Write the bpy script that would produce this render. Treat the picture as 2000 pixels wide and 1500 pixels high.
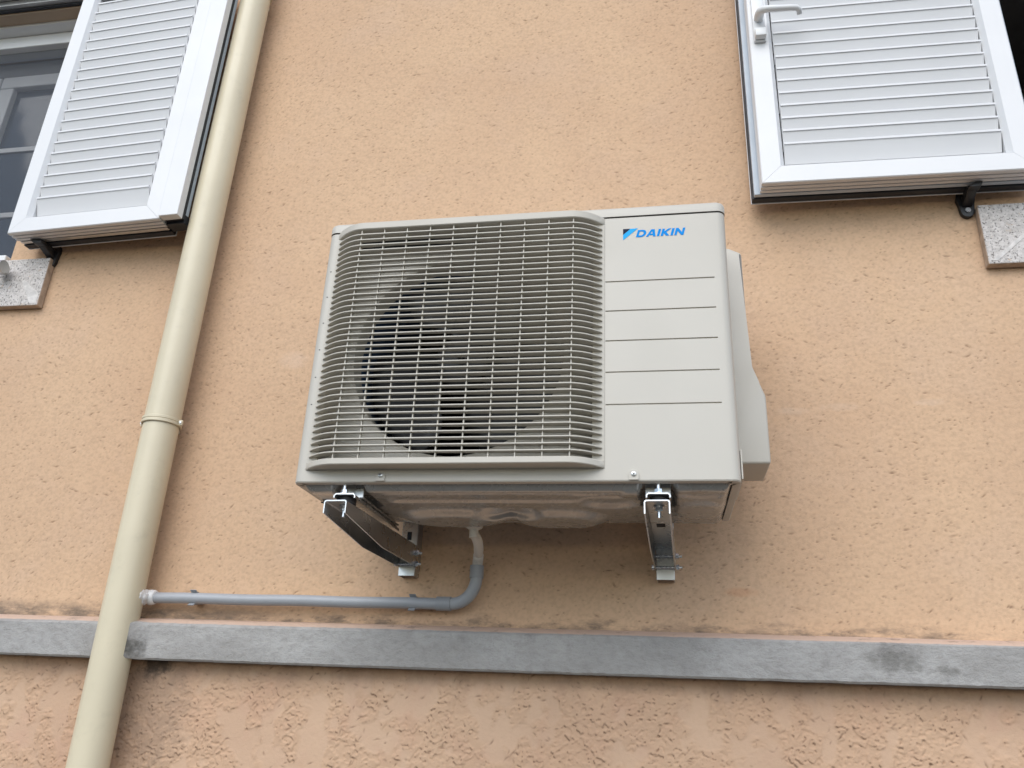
import bpy, bmesh, math, random
import numpy as np
from mathutils import Vector, Matrix, noise
random.seed(7)
R = math.radians
scene = bpy.context.scene
for o in list(bpy.data.objects):
    bpy.data.objects.remove(o, do_unlink=True)

# ------------------------------------------------------------------ camera
CAM = Vector((0.0, -1.78, 1.6))
PITCH, ROLL, YAW, FPX = 0.39237528, -0.04716885, 0.18583984, 1606.65
rot = Matrix.Rotation(YAW, 3, 'Z') @ Matrix.Rotation(PITCH, 3, 'X') @ Matrix.Rotation(ROLL, 3, 'Y')
cx, fw, up = rot.col[0], rot.col[1], rot.col[2]
m3 = Matrix((cx, up, -fw)).transposed()
cam_data = bpy.data.cameras.new('camera')
cam_data.sensor_fit = 'HORIZONTAL'
cam_data.sensor_width = 36.0
cam_data.lens = 36.0 * FPX / 2000.0
cam_data.clip_start = 0.05
cam_data.clip_end = 500
cam = bpy.data.objects.new('camera', cam_data)
cam.matrix_world = Matrix.Translation(CAM) @ m3.to_4x4()
scene.collection.objects.link(cam)
scene.camera = cam

# ------------------------------------------------------------------ sky and sun (overcast)
SUN_ELEV, SUN_AZ = 40.0, -18.0        # azimuth: degrees from straight in front of the wall, minus = from the left
world = bpy.data.worlds.new('World')
scene.world = world
world.use_nodes = True
nt = world.node_tree
nt.nodes.clear()
sky = nt.nodes.new('ShaderNodeTexSky')
sky.sky_type = 'NISHITA'
sky.sun_disc = False
sky.sun_elevation = R(SUN_ELEV)
sky.sun_rotation = R(180.0 + SUN_AZ)
sky.air_density = 1.0
sky.dust_density = 0.7
sky.ozone_density = 1.0
hsv = nt.nodes.new('ShaderNodeHueSaturation')
hsv.inputs['Saturation'].default_value = 0.82
bg = nt.nodes.new('ShaderNodeBackground')
bg.inputs['Strength'].default_value = 0.15
wo = nt.nodes.new('ShaderNodeOutputWorld')
nt.links.new(sky.outputs[0], hsv.inputs['Color'])
nt.links.new(hsv.outputs[0], bg.inputs[0])
nt.links.new(bg.outputs[0], wo.inputs[0])
sd = bpy.data.lights.new('sun', 'SUN')
sd.energy = 1.5
sd.angle = R(50)
sd.color = (1.0, 0.975, 0.93)
sun = bpy.data.objects.new('sun', sd)
az, el = R(SUN_AZ), R(SUN_ELEV)
to_sun = Vector((math.sin(az) * math.cos(el), -math.cos(az) * math.cos(el), math.sin(el)))
sun.rotation_euler = to_sun.to_track_quat('Z', 'Y').to_euler()
sun.location = (-3, -6, 9)
scene.collection.objects.link(sun)

scene.view_settings.view_transform = 'Standard'
scene.view_settings.look = 'None'
scene.view_settings.exposure = 0.52
scene.view_settings.gamma = 1.0
scene.render.engine = 'CYCLES'
scene.cycles.max_bounces = 8
scene.cycles.diffuse_bounces = 5

# ------------------------------------------------------------------ materials
class NT:
    def __init__(s, name):
        s.m = bpy.data.materials.new(name)
        s.m.use_nodes = True
        s.t = s.m.node_tree
        s.b = s.t.nodes['Principled BSDF']
    def n(s, typ, **kw):
        nd = s.t.nodes.new(typ)
        for k, v in kw.items():
            if k.startswith('i_'):
                nd.inputs[k[2:].replace('_', ' ')].default_value = v
            else:
                setattr(nd, k, v)
        return nd
    def l(s, a, b):
        s.t.links.new(a, b)
    def coord(s):
        if not hasattr(s, '_c'):
            s._c = s.n('ShaderNodeTexCoord').outputs['Object']
        return s._c
    def mapped(s, scale=(1, 1, 1), rotv=(0, 0, 0), loc=(0, 0, 0), src=None):
        mp = s.n('ShaderNodeMapping')
        mp.inputs['Scale'].default_value = scale
        mp.inputs['Rotation'].default_value = rotv
        mp.inputs['Location'].default_value = loc
        s.l(src or s.coord(), mp.inputs[0])
        return mp.outputs[0]
    def noise(s, scale, detail=4, rough=0.55, vec=None, dist=0.0):
        nd = s.n('ShaderNodeTexNoise')
        nd.inputs['Scale'].default_value = scale
        nd.inputs['Detail'].default_value = detail
        nd.inputs['Roughness'].default_value = rough
        nd.inputs['Distortion'].default_value = dist
        s.l(vec or s.coord(), nd.inputs['Vector'])
        return nd.outputs['Fac']
    def mathn(s, op, a, b=None, c=None, clamp=False):
        nd = s.n('ShaderNodeMath', operation=op, use_clamp=clamp)
        for i, v in enumerate((a, b, c)):
            if v is None:
                continue
            if isinstance(v, (int, float)):
                nd.inputs[i].default_value = v
            else:
                s.l(v, nd.inputs[i])
        return nd.outputs[0]
    def ramp(s, val, lo, hi, a=0.0, b=1.0, smooth=True):
        nd = s.n('ShaderNodeMapRange', clamp=True)
        nd.interpolation_type = 'SMOOTHSTEP' if smooth else 'LINEAR'
        nd.inputs[1].default_value = lo
        nd.inputs[2].default_value = hi
        nd.inputs[3].default_value = a
        nd.inputs[4].default_value = b
        s.l(val, nd.inputs[0])
        return nd.outputs[0]
    def mix(s, fac, a, b, blend='MIX'):
        nd = s.n('ShaderNodeMix', data_type='RGBA', blend_type=blend)
        if isinstance(fac, (int, float)):
            nd.inputs[0].default_value = fac
        else:
            s.l(fac, nd.inputs[0])
        for v, i in ((a, 6), (b, 7)):
            if isinstance(v, tuple):
                nd.inputs[i].default_value = (*v, 1)
            else:
                s.l(v, nd.inputs[i])
        return nd.outputs[2]
    def xyz(s):
        nd = s.n('ShaderNodeSeparateXYZ')
        s.l(s.coord(), nd.inputs[0])
        return nd.outputs
    def bump(s, h, dist, strength=1.0, prev=None):
        nd = s.n('ShaderNodeBump')
        nd.inputs['Strength'].default_value = strength
        nd.inputs['Distance'].default_value = dist
        s.l(h, nd.inputs['Height'])
        if prev is not None:
            s.l(prev, nd.inputs['Normal'])
        return nd.outputs[0]
    def out(s, col=None, rough=0.6, metal=0.0, normal=None, spec=None):
        if col is not None:
            if isinstance(col, tuple):
                s.b.inputs['Base Color'].default_value = (*col, 1)
            else:
                s.l(col, s.b.inputs['Base Color'])
        if isinstance(rough, (int, float)):
            s.b.inputs['Roughness'].default_value = rough
        else:
            s.l(rough, s.b.inputs['Roughness'])
        s.b.inputs['Metallic'].default_value = metal
        if normal is not None:
            s.l(normal, s.b.inputs['Normal'])
        if spec is not None:
            s.b.inputs['Specular IOR Level'].default_value = spec
        return s.m


def plain(name, col, rough, metal=0.0, var=0.06, scale=9.0, bump=0.0, bscale=200.0, spec=None, dirt=0.0):
    """a painted, moulded or metal surface with slight tone variation and fine relief"""
    s = NT(name)
    n = s.noise(scale, 5, 0.6)
    d = tuple(c * (1 - var) for c in col)
    e = tuple(min(1, c * (1 + var)) for c in col)
    c = s.mix(s.ramp(n, 0.3, 0.7), d, e)
    if dirt:
        g = s.noise(23.0, 6, 0.7)
        c = s.mix(s.mathn('MULTIPLY', s.ramp(g, 0.52, 0.78), dirt), c, tuple(x * 0.45 for x in col))
    nm = s.bump(s.noise(bscale, 3, 0.6), bump) if bump else None
    rr = s.ramp(s.noise(scale * 2.3, 3, 0.5), 0.3, 0.7, max(0.02, rough - 0.05), rough + 0.05)
    return s.out(c, rr, metal, nm, spec)


PEACH = (0.600, 0.385, 0.245)


def attr(s, name):
    nd = s.n('ShaderNodeAttribute', attribute_name=name)
    return nd.outputs['Fac']


def upper_render():
    s = NT('peach_render')
    x, y, z = s.xyz()
    blot = s.noise(2.1, 3, 0.6)
    blot2 = s.noise(5.5, 3, 0.6, vec=s.mapped(loc=(7, 3, 2)))
    c = s.mix(s.ramp(blot, 0.35, 0.65), (0.598, 0.402, 0.260), (0.642, 0.440, 0.284))
    c = s.mix(s.mathn('MULTIPLY', s.ramp(blot2, 0.45, 0.75), 0.4), c, (0.610, 0.432, 0.305))
    c = s.mix(s.mathn('MULTIPLY', attr(s, 'grime'), 0.34), c, (0.42, 0.285, 0.190))
    c = s.mix(s.mathn('MULTIPLY', attr(s, 'pit'), 0.84), c, (0.205, 0.130, 0.082))  # recess shade put into the colour of the pits, with some dirt
    # soot and algae caught on the wall just above the ledge
    st = s.noise(16, 5, 0.72, vec=s.mapped(scale=(0.55, 1, 1.6)))
    low = s.ramp(z, 1.785, 1.838, 1.0, 0.0)
    spread = s.ramp(s.noise(3.1, 2, 0.6, vec=s.mapped(loc=(3.3, 0, 0))), 0.38, 0.56, 0.30, 1.0)
    m = s.mathn('MULTIPLY', s.ramp(s.mathn('ADD', st, s.mathn('MULTIPLY', low, 0.22)), 0.60, 0.82), s.mathn('MULTIPLY', low, spread))
    nearp = s.mathn('MULTIPLY', s.ramp(x, -1.15, -0.55, 1.0, 0.0), s.ramp(z, 1.80, 1.835, 1.0, 0.0))
    m = s.mathn('MAXIMUM', m, s.mathn('MULTIPLY', nearp, s.ramp(st, 0.30, 0.62)))
    c = s.mix(s.mathn('MULTIPLY', m, 0.82), c, (0.115, 0.098, 0.082))
    rag = s.mathn('MULTIPLY', s.noise(42, 4, 0.7), 1.7)
    def patch(px, pz, sx, sz, col, amt, c):
        dx = s.mathn('MULTIPLY', s.mathn('SUBTRACT', x, px), 1 / sx)
        dz = s.mathn('MULTIPLY', s.mathn('SUBTRACT', z, pz), 1 / sz)
        d = s.mathn('ADD', s.mathn('MULTIPLY', dx, dx), s.mathn('MULTIPLY', dz, dz))
        return s.mix(s.mathn('MULTIPLY', s.ramp(s.mathn('ADD', d, rag), 0.75, 1.8, 1.0, 0.0), amt), c, col)
    c = patch(0.165, 1.872, 0.045, 0.013, (0.54, 0.27, 0.15), 0.40, c)
    c = patch(0.300, 2.268, 0.040, 0.012, (0.68, 0.54, 0.43), 0.22, c)
    c = patch(0.400, 2.276, 0.050, 0.013, (0.66, 0.52, 0.41), 0.20, c)
    c = patch(0.585, 2.283, 0.040, 0.011, (0.68, 0.54, 0.43), 0.22, c)
    c = patch(-0.90, 2.43, 0.05, 0.03, (0.68, 0.51, 0.39), 0.35, c)
    nm = s.bump(s.noise(380, 2, 0.7), 0.0006, 1.0)
    return s.out(c, 0.93, 0, nm, 0.2)


def lower_render():
    s = NT('rough_peach_render')
    x, y, z = s.xyz()
    c = s.mix(s.ramp(s.noise(2.7, 3, 0.6), 0.35, 0.65), (0.550, 0.372, 0.255), (0.600, 0.415, 0.285))
    c = s.mix(s.mathn('MULTIPLY', s.ramp(s.noise(9, 3, 0.6, vec=s.mapped(loc=(4, 4, 4))), 0.45, 0.7), 0.5), c, (0.55, 0.345, 0.245))
    c = s.mix(s.mathn('MULTIPLY', attr(s, 'grime'), 0.25), c, (0.47, 0.29, 0.17))
    c = s.mix(s.mathn('MULTIPLY', attr(s, 'pit'), 0.90), c, (0.190, 0.118, 0.075))  # shade of pits and crust undersides put into the colour
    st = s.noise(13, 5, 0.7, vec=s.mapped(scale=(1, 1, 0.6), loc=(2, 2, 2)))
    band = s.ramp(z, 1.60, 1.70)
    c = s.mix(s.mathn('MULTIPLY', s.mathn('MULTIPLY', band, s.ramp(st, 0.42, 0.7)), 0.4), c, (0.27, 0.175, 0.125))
    # black mould beside the downpipe, right under the ledge
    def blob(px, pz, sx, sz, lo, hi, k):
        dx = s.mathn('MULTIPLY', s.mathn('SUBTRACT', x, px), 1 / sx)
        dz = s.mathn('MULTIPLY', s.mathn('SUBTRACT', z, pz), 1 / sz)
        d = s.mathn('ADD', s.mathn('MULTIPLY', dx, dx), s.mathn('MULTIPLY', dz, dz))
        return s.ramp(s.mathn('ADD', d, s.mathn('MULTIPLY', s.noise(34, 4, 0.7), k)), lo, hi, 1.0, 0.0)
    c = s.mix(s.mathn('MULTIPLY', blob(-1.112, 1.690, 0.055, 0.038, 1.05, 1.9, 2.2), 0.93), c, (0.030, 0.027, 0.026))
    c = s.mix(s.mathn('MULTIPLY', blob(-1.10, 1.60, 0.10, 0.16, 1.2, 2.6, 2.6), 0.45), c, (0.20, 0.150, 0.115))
    nm = s.bump(s.noise(300, 2, 0.7), 0.0006, 1.0)
    return s.out(c, 0.93, 0, nm, 0.2)


def concrete():
    s = NT('weathered_cement')
    x, y, z = s.xyz()
    n1 = s.noise(7, 6, 0.65, vec=s.mapped(scale=(0.6, 1, 1.4)))
    n2 = s.noise(60, 5, 0.7, vec=s.mapped(scale=(0.85, 1, 1.25)))
    c = s.mix(s.ramp(n1, 0.35, 0.66), (0.330, 0.318, 0.302), (0.415, 0.404, 0.388))
    c = s.mix(s.mathn('MULTIPLY', s.ramp(n2, 0.42, 0.72), 0.45), c, (0.225, 0.212, 0.196))
    bl = s.noise(4.3, 6, 0.75, vec=s.mapped(loc=(9.1, 2, 5)))
    c = s.mix(s.mathn('MULTIPLY', s.ramp(bl, 0.56, 0.72), 0.4), c, (0.105, 0.095, 0.088))
    # damp dark corner hugging the downpipe, soot spot far right
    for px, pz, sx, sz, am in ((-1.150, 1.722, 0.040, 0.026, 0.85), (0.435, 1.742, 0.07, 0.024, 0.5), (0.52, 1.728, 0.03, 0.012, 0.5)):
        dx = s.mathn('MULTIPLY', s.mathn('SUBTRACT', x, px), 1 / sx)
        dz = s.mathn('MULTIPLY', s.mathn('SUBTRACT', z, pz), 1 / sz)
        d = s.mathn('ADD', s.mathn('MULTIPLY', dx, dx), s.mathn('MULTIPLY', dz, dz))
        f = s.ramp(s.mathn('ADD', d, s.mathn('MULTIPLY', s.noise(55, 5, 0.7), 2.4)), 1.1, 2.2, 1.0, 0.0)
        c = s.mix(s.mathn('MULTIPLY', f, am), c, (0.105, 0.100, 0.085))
    # the painter's peach overlap along the sloping top
    pk = s.ramp(s.mathn('ADD', z, s.mathn('MULTIPLY', s.noise(40, 3, 0.6), 0.004)), 1.7765, 1.7790)
    c = s.mix(pk, c, (0.590, 0.430, 0.335))
    dk = s.mathn('MULTIPLY', s.ramp(s.noise(22, 5, 0.7, vec=s.mapped(loc=(1, 1, 3))), 0.56, 0.7), s.ramp(z, 1.765, 1.780))
    c = s.mix(s.mathn('MULTIPLY', dk, 0.6), c, (0.16, 0.13, 0.11))
    nm = s.bump(n2, 0.0045, 0.9)
    nm = s.bump(s.noise(350, 4, 0.7), 0.0008, 1.0, nm)
    return s.out(c, 0.9, 0, nm, 0.25)


def granite():
    s = NT('bush_hammered_granite')
    n = s.noise(110, 4, 0.62)
    n2 = s.noise(165, 3, 0.65, vec=s.mapped(loc=(4, 1, 2)))
    c = s.mix(s.ramp(n, 0.40, 0.60), (0.52, 0.485, 0.455), (0.64, 0.60, 0.57))
    c = s.mix(s.mathn('MULTIPLY', s.ramp(n2, 0.55, 0.62), 0.8), c, (0.085, 0.075, 0.068))
    c = s.mix(s.mathn('MULTIPLY', s.ramp(s.noise(70, 3, 0.6, vec=s.mapped(loc=(8, 8, 1))), 0.62, 0.70), 0.5), c, (0.50, 0.36, 0.24))
    nm = s.bump(n2, -0.0025, 0.8)
    return s.out(c, 0.85, 0, nm, 0.3)


M = {}
M['upper'] = upper_render()
M['lower'] = lower_render()
M['cement'] = concrete()
M['granite'] = granite()
M['granite_worn'] = plain('worn_granite_edge', (0.62, 0.59, 0.56), 0.85, var=0.15, scale=60, bump=0.001, bscale=180)
M['granite_side'] = plain('stained_granite_side', (0.44, 0.34, 0.26), 0.9, var=0.2, scale=40, bump=0.001, bscale=180)
M['white'] = plain('white_lacquered_aluminium', (0.735, 0.735, 0.733), 0.38, var=0.012, scale=5)
M['slat_white'] = plain('white_slat_lacquer', (0.700, 0.702, 0.706), 0.42, var=0.012, scale=5)
M['alu'] = plain('mill_finish_aluminium', (0.56, 0.55, 0.53), 0.36, 0.75, var=0.1, scale=30, dirt=0.25)
M['greystrip'] = plain('pale_grey_profile', (0.50, 0.56, 0.62), 0.4, var=0.05)
M['gasket'] = plain('black_rubber_gasket', (0.020, 0.022, 0.028), 0.55, var=0.15)
M['blackplast'] = plain('black_nylon', (0.014, 0.015, 0.018), 0.42, var=0.2, bump=0.0002)
M['pvc_white'] = plain('white_pvc', (0.74, 0.745, 0.74), 0.4, var=0.03)
M['pipe'] = plain('cream_pvc', (0.645, 0.572, 0.412), 0.36, var=0.035, scale=4, dirt=0.16, bump=0.0003, bscale=14)
M['grey_pvc'] = plain('grey_pvc', (0.345, 0.358, 0.378), 0.38, var=0.04, scale=12, dirt=0.06)
M['grey_pvc2'] = plain('grey_pvc_fitting', (0.315, 0.328, 0.346), 0.42, var=0.04, scale=12)
M['hose'] = plain('ivory_hose', (0.70, 0.665, 0.60), 0.5, var=0.06)
M['sealant'] = plain('white_silicone', (0.72, 0.72, 0.71), 0.35, var=0.05, bump=0.001, bscale=80)
M['ivory'] = plain('ivory_powder_coat', (0.520, 0.490, 0.428), 0.42, var=0.015, scale=3, bump=0.00012, bscale=700)
M['grille'] = plain('ivory_moulded_plastic', (0.515, 0.482, 0.415), 0.45, var=0.015, scale=3)
M['pan'] = plain('ivory_pressed_steel', (0.44, 0.435, 0.415), 0.27, 0.50, var=0.05, scale=14, dirt=0.18, bump=0.0015, bscale=9)
M['galv'] = plain('zinc_plated_steel', (0.56, 0.57, 0.57), 0.30, 0.95, var=0.05, scale=12)
M['zinc'] = plain('bright_zinc', (0.72, 0.75, 0.78), 0.25, 0.9, var=0.06, scale=60)
M['rubber'] = plain('black_rubber', (0.018, 0.018, 0.021), 0.6, var=0.15)
M['dark'] = plain('dark_inside', (0.020, 0.022, 0.026), 0.7, var=0.2)
M['shroud'] = plain('blue_grey_fin_coating', (0.030, 0.060, 0.120), 0.45, var=0.2)
M['fan'] = plain('dark_grey_fan', (0.012, 0.012, 0.014), 0.5, var=0.1)
M['logo_blue'] = plain('print_blue', (0.000, 0.245, 0.680), 0.6, var=0.01, spec=0.15)
M['logo_light'] = plain('print_light_blue', (0.030, 0.400, 0.800), 0.6, var=0.01, spec=0.15)
M['logo_navy'] = plain('print_navy', (0.010, 0.018, 0.045), 0.6, var=0.01, spec=0.15)
M['soffit'] = plain('brownish_render', (0.47, 0.36, 0.26), 0.92, var=0.06, bump=0.001, bscale=90)  # soffit painted a brownish tone of its own
M['interior'] = plain('dim_interior', (0.12, 0.115, 0.11), 0.9, var=0.1)
M['curtain'] = plain('grey_blind', (0.22, 0.22, 0.22), 0.8, var=0.05)
M['asphalt'] = plain('pavement_asphalt', (0.070, 0.067, 0.062), 0.9, var=0.2, scale=3, bump=0.004, bscale=120)
M['ground'] = plain('ground_gravel', (0.080, 0.076, 0.060), 0.95, var=0.25, scale=2, bump=0.01, bscale=60)


def glass_mat():
    s = NT('window_glass')
    s.b.inputs['Transmission Weight'].default_value = 0.0
    n = s.noise(1.5, 2, 0.5)
    return s.out(s.mix(n, (0.030, 0.042, 0.055), (0.045, 0.060, 0.075)), 0.05, 0, s.bump(s.noise(3, 2), 0.004, 0.3), 0.9)


def screen_mat():
    m = bpy.data.materials.new('insect_mesh')
    m.use_nodes = True
    t = m.node_tree
    b = t.nodes['Principled BSDF']
    b.inputs['Base Color'].default_value = (0.07, 0.08, 0.10, 1)
    b.inputs['Roughness'].default_value = 0.6
    tr = t.nodes.new('ShaderNodeBsdfTransparent')
    mx = t.nodes.new('ShaderNodeMixShader')
    nz = t.nodes.new('ShaderNodeTexNoise')
    nz.inputs['Scale'].default_value = 6
    mr = t.nodes.new('ShaderNodeMapRange')
    mr.inputs[3].default_value = 0.22
    mr.inputs[4].default_value = 0.34
    t.links.new(nz.outputs['Fac'], mr.inputs[0])
    t.links.new(mr.outputs[0], mx.inputs[0])
    t.links.new(tr.outputs[0], mx.inputs[1])
    t.links.new(b.outputs[0], mx.inputs[2])
    t.links.new(mx.outputs[0], t.nodes['Material Output'].inputs['Surface'])
    return m


M['glass'] = glass_mat()
M['screen'] = screen_mat()

# ------------------------------------------------------------------ helpers
ORG = {}          # world origin of every unrotated object, so that meshes can be written in world coordinates


def tag(o, label=None, cat=None, group=None, kind=None):
    if label: o['label'] = label
    if cat: o['category'] = cat
    if group: o['group'] = group
    if kind: o['kind'] = kind
    return o


def thing(name, label, cat, loc=(0, 0, 0), rz=0.0, group=None):
    o = bpy.data.objects.new(name, None)
    o.empty_display_size = 0.1
    o.location = loc
    o.rotation_euler = (0, 0, rz)
    scene.collection.objects.link(o)
    ORG[o.name] = Vector(loc) if not rz else None
    return tag(o, label, cat, group)


def obj(name, bm, mat, parent=None, smooth=False, local=False, auto=None):
    """link a bmesh as one object; bm in world coordinates unless local"""
    bmesh.ops.recalc_face_normals(bm, faces=bm.faces[:]) if not getattr(bm, 'keepn', False) else None
    org = Vector((0, 0, 0))
    if parent is not None and not local:
        org = ORG[parent.name] or Vector((0, 0, 0))
    if org.length:
        bmesh.ops.translate(bm, vec=-org, verts=bm.verts[:])
    me = bpy.data.meshes.new(name)
    bm.to_mesh(me)
    bm.free()
    if isinstance(mat, (list, tuple)):
        for k in mat: me.materials.append(M[k])
    else:
        me.materials.append(M[mat])
    if smooth or auto:
        for p in me.polygons: p.use_smooth = True
        if auto:
            me.set_sharp_from_angle(angle=R(auto))
    o = bpy.data.objects.new(name, me)
    scene.collection.objects.link(o)
    if parent is not None:
        o.parent = parent
    ORG[o.name] = org
    return o


def share(src, name, parent, off):
    o = bpy.data.objects.new(name, src.data)
    scene.collection.objects.link(o)
    o.parent = parent
    o.location = off
    return o


class B:
    """collects shapes in one bmesh"""
    def __init__(s):
        s.bm = bmesh.new()
    def box(s, x0, x1, y0, y1, z0, z1, bev=0.0, seg=2, mi=0):
        vs = [s.bm.verts.new((x, y, z)) for x in (x0, x1) for y in (y0, y1) for z in (z0, z1)]
        fs = []
        for idx in ((0, 1, 3, 2), (4, 6, 7, 5), (0, 4, 5, 1), (2, 3, 7, 6), (0, 2, 6, 4), (1, 5, 7, 3)):
            f = s.bm.faces.new([vs[i] for i in idx]); f.material_index = mi; fs.append(f)
        if bev:
            es = list({e for f in fs for e in f.edges})
            bmesh.ops.bevel(s.bm, geom=es, offset=bev, segments=seg, affect='EDGES', profile=0.5)
        return s
    def poly(s, pts, mi=0):
        f = s.bm.faces.new([s.bm.verts.new(p) for p in pts]); f.material_index = mi
        return f
    def prism(s, pts, vec, bev=0.0, seg=2, mi=0):
        """closed prism: polygon pts (3-D) pushed along vec"""
        vec = Vector(vec)
        a = [s.bm.verts.new(p) for p in pts]
        b = [s.bm.verts.new(Vector(p) + vec) for p in pts]
        n = len(pts)
        fs = [s.bm.faces.new(a), s.bm.faces.new(list(reversed(b)))]
        for i in range(n):
            fs.append(s.bm.faces.new((a[i], b[i], b[(i + 1) % n], a[(i + 1) % n])))
        for f in fs: f.material_index = mi
        if bev:
            es = list({e for f in fs for e in f.edges})
            bmesh.ops.bevel(s.bm, geom=es, offset=bev, segments=seg, affect='EDGES', profile=0.5)
        return s
    def tube(s, path, rad, n=20, cap=True, ref=(0.13, 0.2, 0.97), mi=0):
        path = [Vector(p) for p in path]
        rads = rad if isinstance(rad, (list, tuple)) else [rad] * len(path)
        prev = None
        rings = []
        for i, p in enumerate(path):
            d = (path[min(i + 1, len(path) - 1)] - path[max(i - 1, 0)]).normalized()
            if prev is None:
                u = d.cross(Vector(ref)).normalized()
            else:
                u = (prev - d * prev.dot(d)).normalized()
            prev = u
            w = d.cross(u)
            rings.append([s.bm.verts.new(p + (u * math.cos(2 * math.pi * k / n) + w * math.sin(2 * math.pi * k / n)) * rads[i]) for k in range(n)])
        for a, b in zip(rings, rings[1:]):
            for k in range(n):
                f = s.bm.faces.new((a[k], a[(k + 1) % n], b[(k + 1) % n], b[k])); f.material_index = mi
        if cap:
            s.bm.faces.new(list(reversed(rings[0]))).material_index = mi
            s.bm.faces.new(rings[-1]).material_index = mi
        return s
    def cyl(s, p0, p1, r, n=20, r1=None, mi=0):
        return s.tube([p0, p1], [r, r if r1 is None else r1], n, mi=mi)
    def hexa(s, p0, p1, r):
        return s.tube([p0, p1], r, 6)
    def grid(s, pts, mi=0):
        vs = [[s.bm.verts.new(p) for p in row] for row in pts]
        for a, b in zip(vs, vs[1:]):
            for k in range(len(a) - 1):
                s.bm.faces.new((a[k], a[k + 1], b[k + 1], b[k])).material_index = mi
        return s


def arc(cx_, cy_, r, a0, a1, n):
    return [(cx_ + r * math.cos(R(a0 + (a1 - a0) * i / n)), cy_ + r * math.sin(R(a0 + (a1 - a0) * i / n))) for i in range(n + 1)]


def sstep(a, b, x):
    t = max(0.0, min(1.0, (x - a) / (b - a)))
    return t * t * (3 - 2 * t)


# ------------------------------------------------------------------ the setting
b = B(); b.poly([(-200, -200, -0.02), (200, -200, -0.02), (200, 200, -0.02), (-200, 200, -0.02)])
g = obj('ground', b.bm, 'ground'); tag(g, kind='structure')
b = B(); b.box(-30, 30, -6.0, -0.02, -0.2, 0.0, 0.01)
g = obj('pavement', b.bm, 'asphalt'); tag(g, kind='structure')

# ------------------------------------------------------------------ the house front
XL, XR, ZT = -5.0, 4.0, 6.0
LW = (-3.05, -1.825, 2.765, 3.765)          # left window opening x0,x1,z0,z1
RW = (0.880, 2.15, 2.765, 3.765)
house = thing('house', 'peach rendered house front with a grey cement ledge', 'house', (0, 0, 0))
b = B()
xs = [XL, LW[0], LW[1], RW[0], RW[1], XR]
zs = [1.745, LW[2], LW[3], ZT]
for i in range(5):
    for k in range(3):
        if k == 1 and i in (1, 3):
            continue
        b.box(xs[i], xs[i + 1], 0.008 if (i == 2 and k < 2) else 0.0, 0.28, zs[k], zs[k + 1])
bmesh.ops.remove_doubles(b.bm, verts=b.bm.verts[:], dist=1e-5)
# drop the inner faces shared by two blocks
seen = {}
for f in b.bm.faces:
    seen.setdefault(tuple(round(c, 4) for c in f.calc_center_median()), []).append(f)
bmesh.ops.delete(b.bm, geom=[f for v in seen.values() if len(v) > 1 for f in v], context='FACES')
obj('upper_wall', b.bm, 'upper', house)
b = B(); b.box(XL, XR, 0.008, 0.28, -0.3, 1.744)
obj('lower_wall', b.bm, 'lower', house)

# the render coats, with their trowel pits and crust as real relief
rng = np.random.default_rng(5)
def field(nz, nx, sig, aniso=1.0, seed=0):
    """smooth gaussian random field, unit variance; sig in cells"""
    r_ = np.random.default_rng(seed)
    fz = np.fft.fftfreq(nz)[:, None]; fx = np.fft.rfftfreq(nx)[None, :]
    k = np.exp(-2 * (math.pi * sig) ** 2 * ((fx * aniso) ** 2 + fz ** 2))
    f = np.fft.irfft2(np.fft.rfft2(r_.standard_normal((nz, nx))) * k, s=(nz, nx))
    return (f - f.mean()) / f.std()
def smooth(a, b_, x):
    t = np.clip((x - a) / (b_ - a), 0, 1)
    return t * t * (3 - 2 * t)
def stamp(hgt, pit, x, z, length, width, ang, depth, curve, step):
    rr = int((length + width * 2) / step) + 2
    cx_, cz_ = int(x / step), int(z / step)
    z0, z1, x0, x1 = max(0, cz_ - rr), min(hgt.shape[0], cz_ + rr + 1), max(0, cx_ - rr), min(hgt.shape[1], cx_ + rr + 1)
    if z1 <= z0 or x1 <= x0: return
    X = (np.arange(x0, x1) * step - x)[None, :]; Z = (np.arange(z0, z1) * step - z)[:, None]
    ca, sa = math.cos(ang), math.sin(ang)
    u = X * ca + Z * sa; v = -X * sa + Z * ca - curve * (X * ca + Z * sa) ** 2
    e = (u / (length * 0.5)) ** 2 + (v / (width * 0.5)) ** 2
    g = np.exp(-e * 1.1)
    lip = np.exp(-((u / (length * 0.5)) ** 2 + ((v + width * 0.85) / (width * 0.55)) ** 2) * 1.1)
    hgt[z0:z1, x0:x1] += -depth * g + 0.22 * depth * lip
    np.maximum(pit[z0:z1, x0:x1], g * min(1.0, depth / 0.0016), out=pit[z0:z1, x0:x1])
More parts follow.
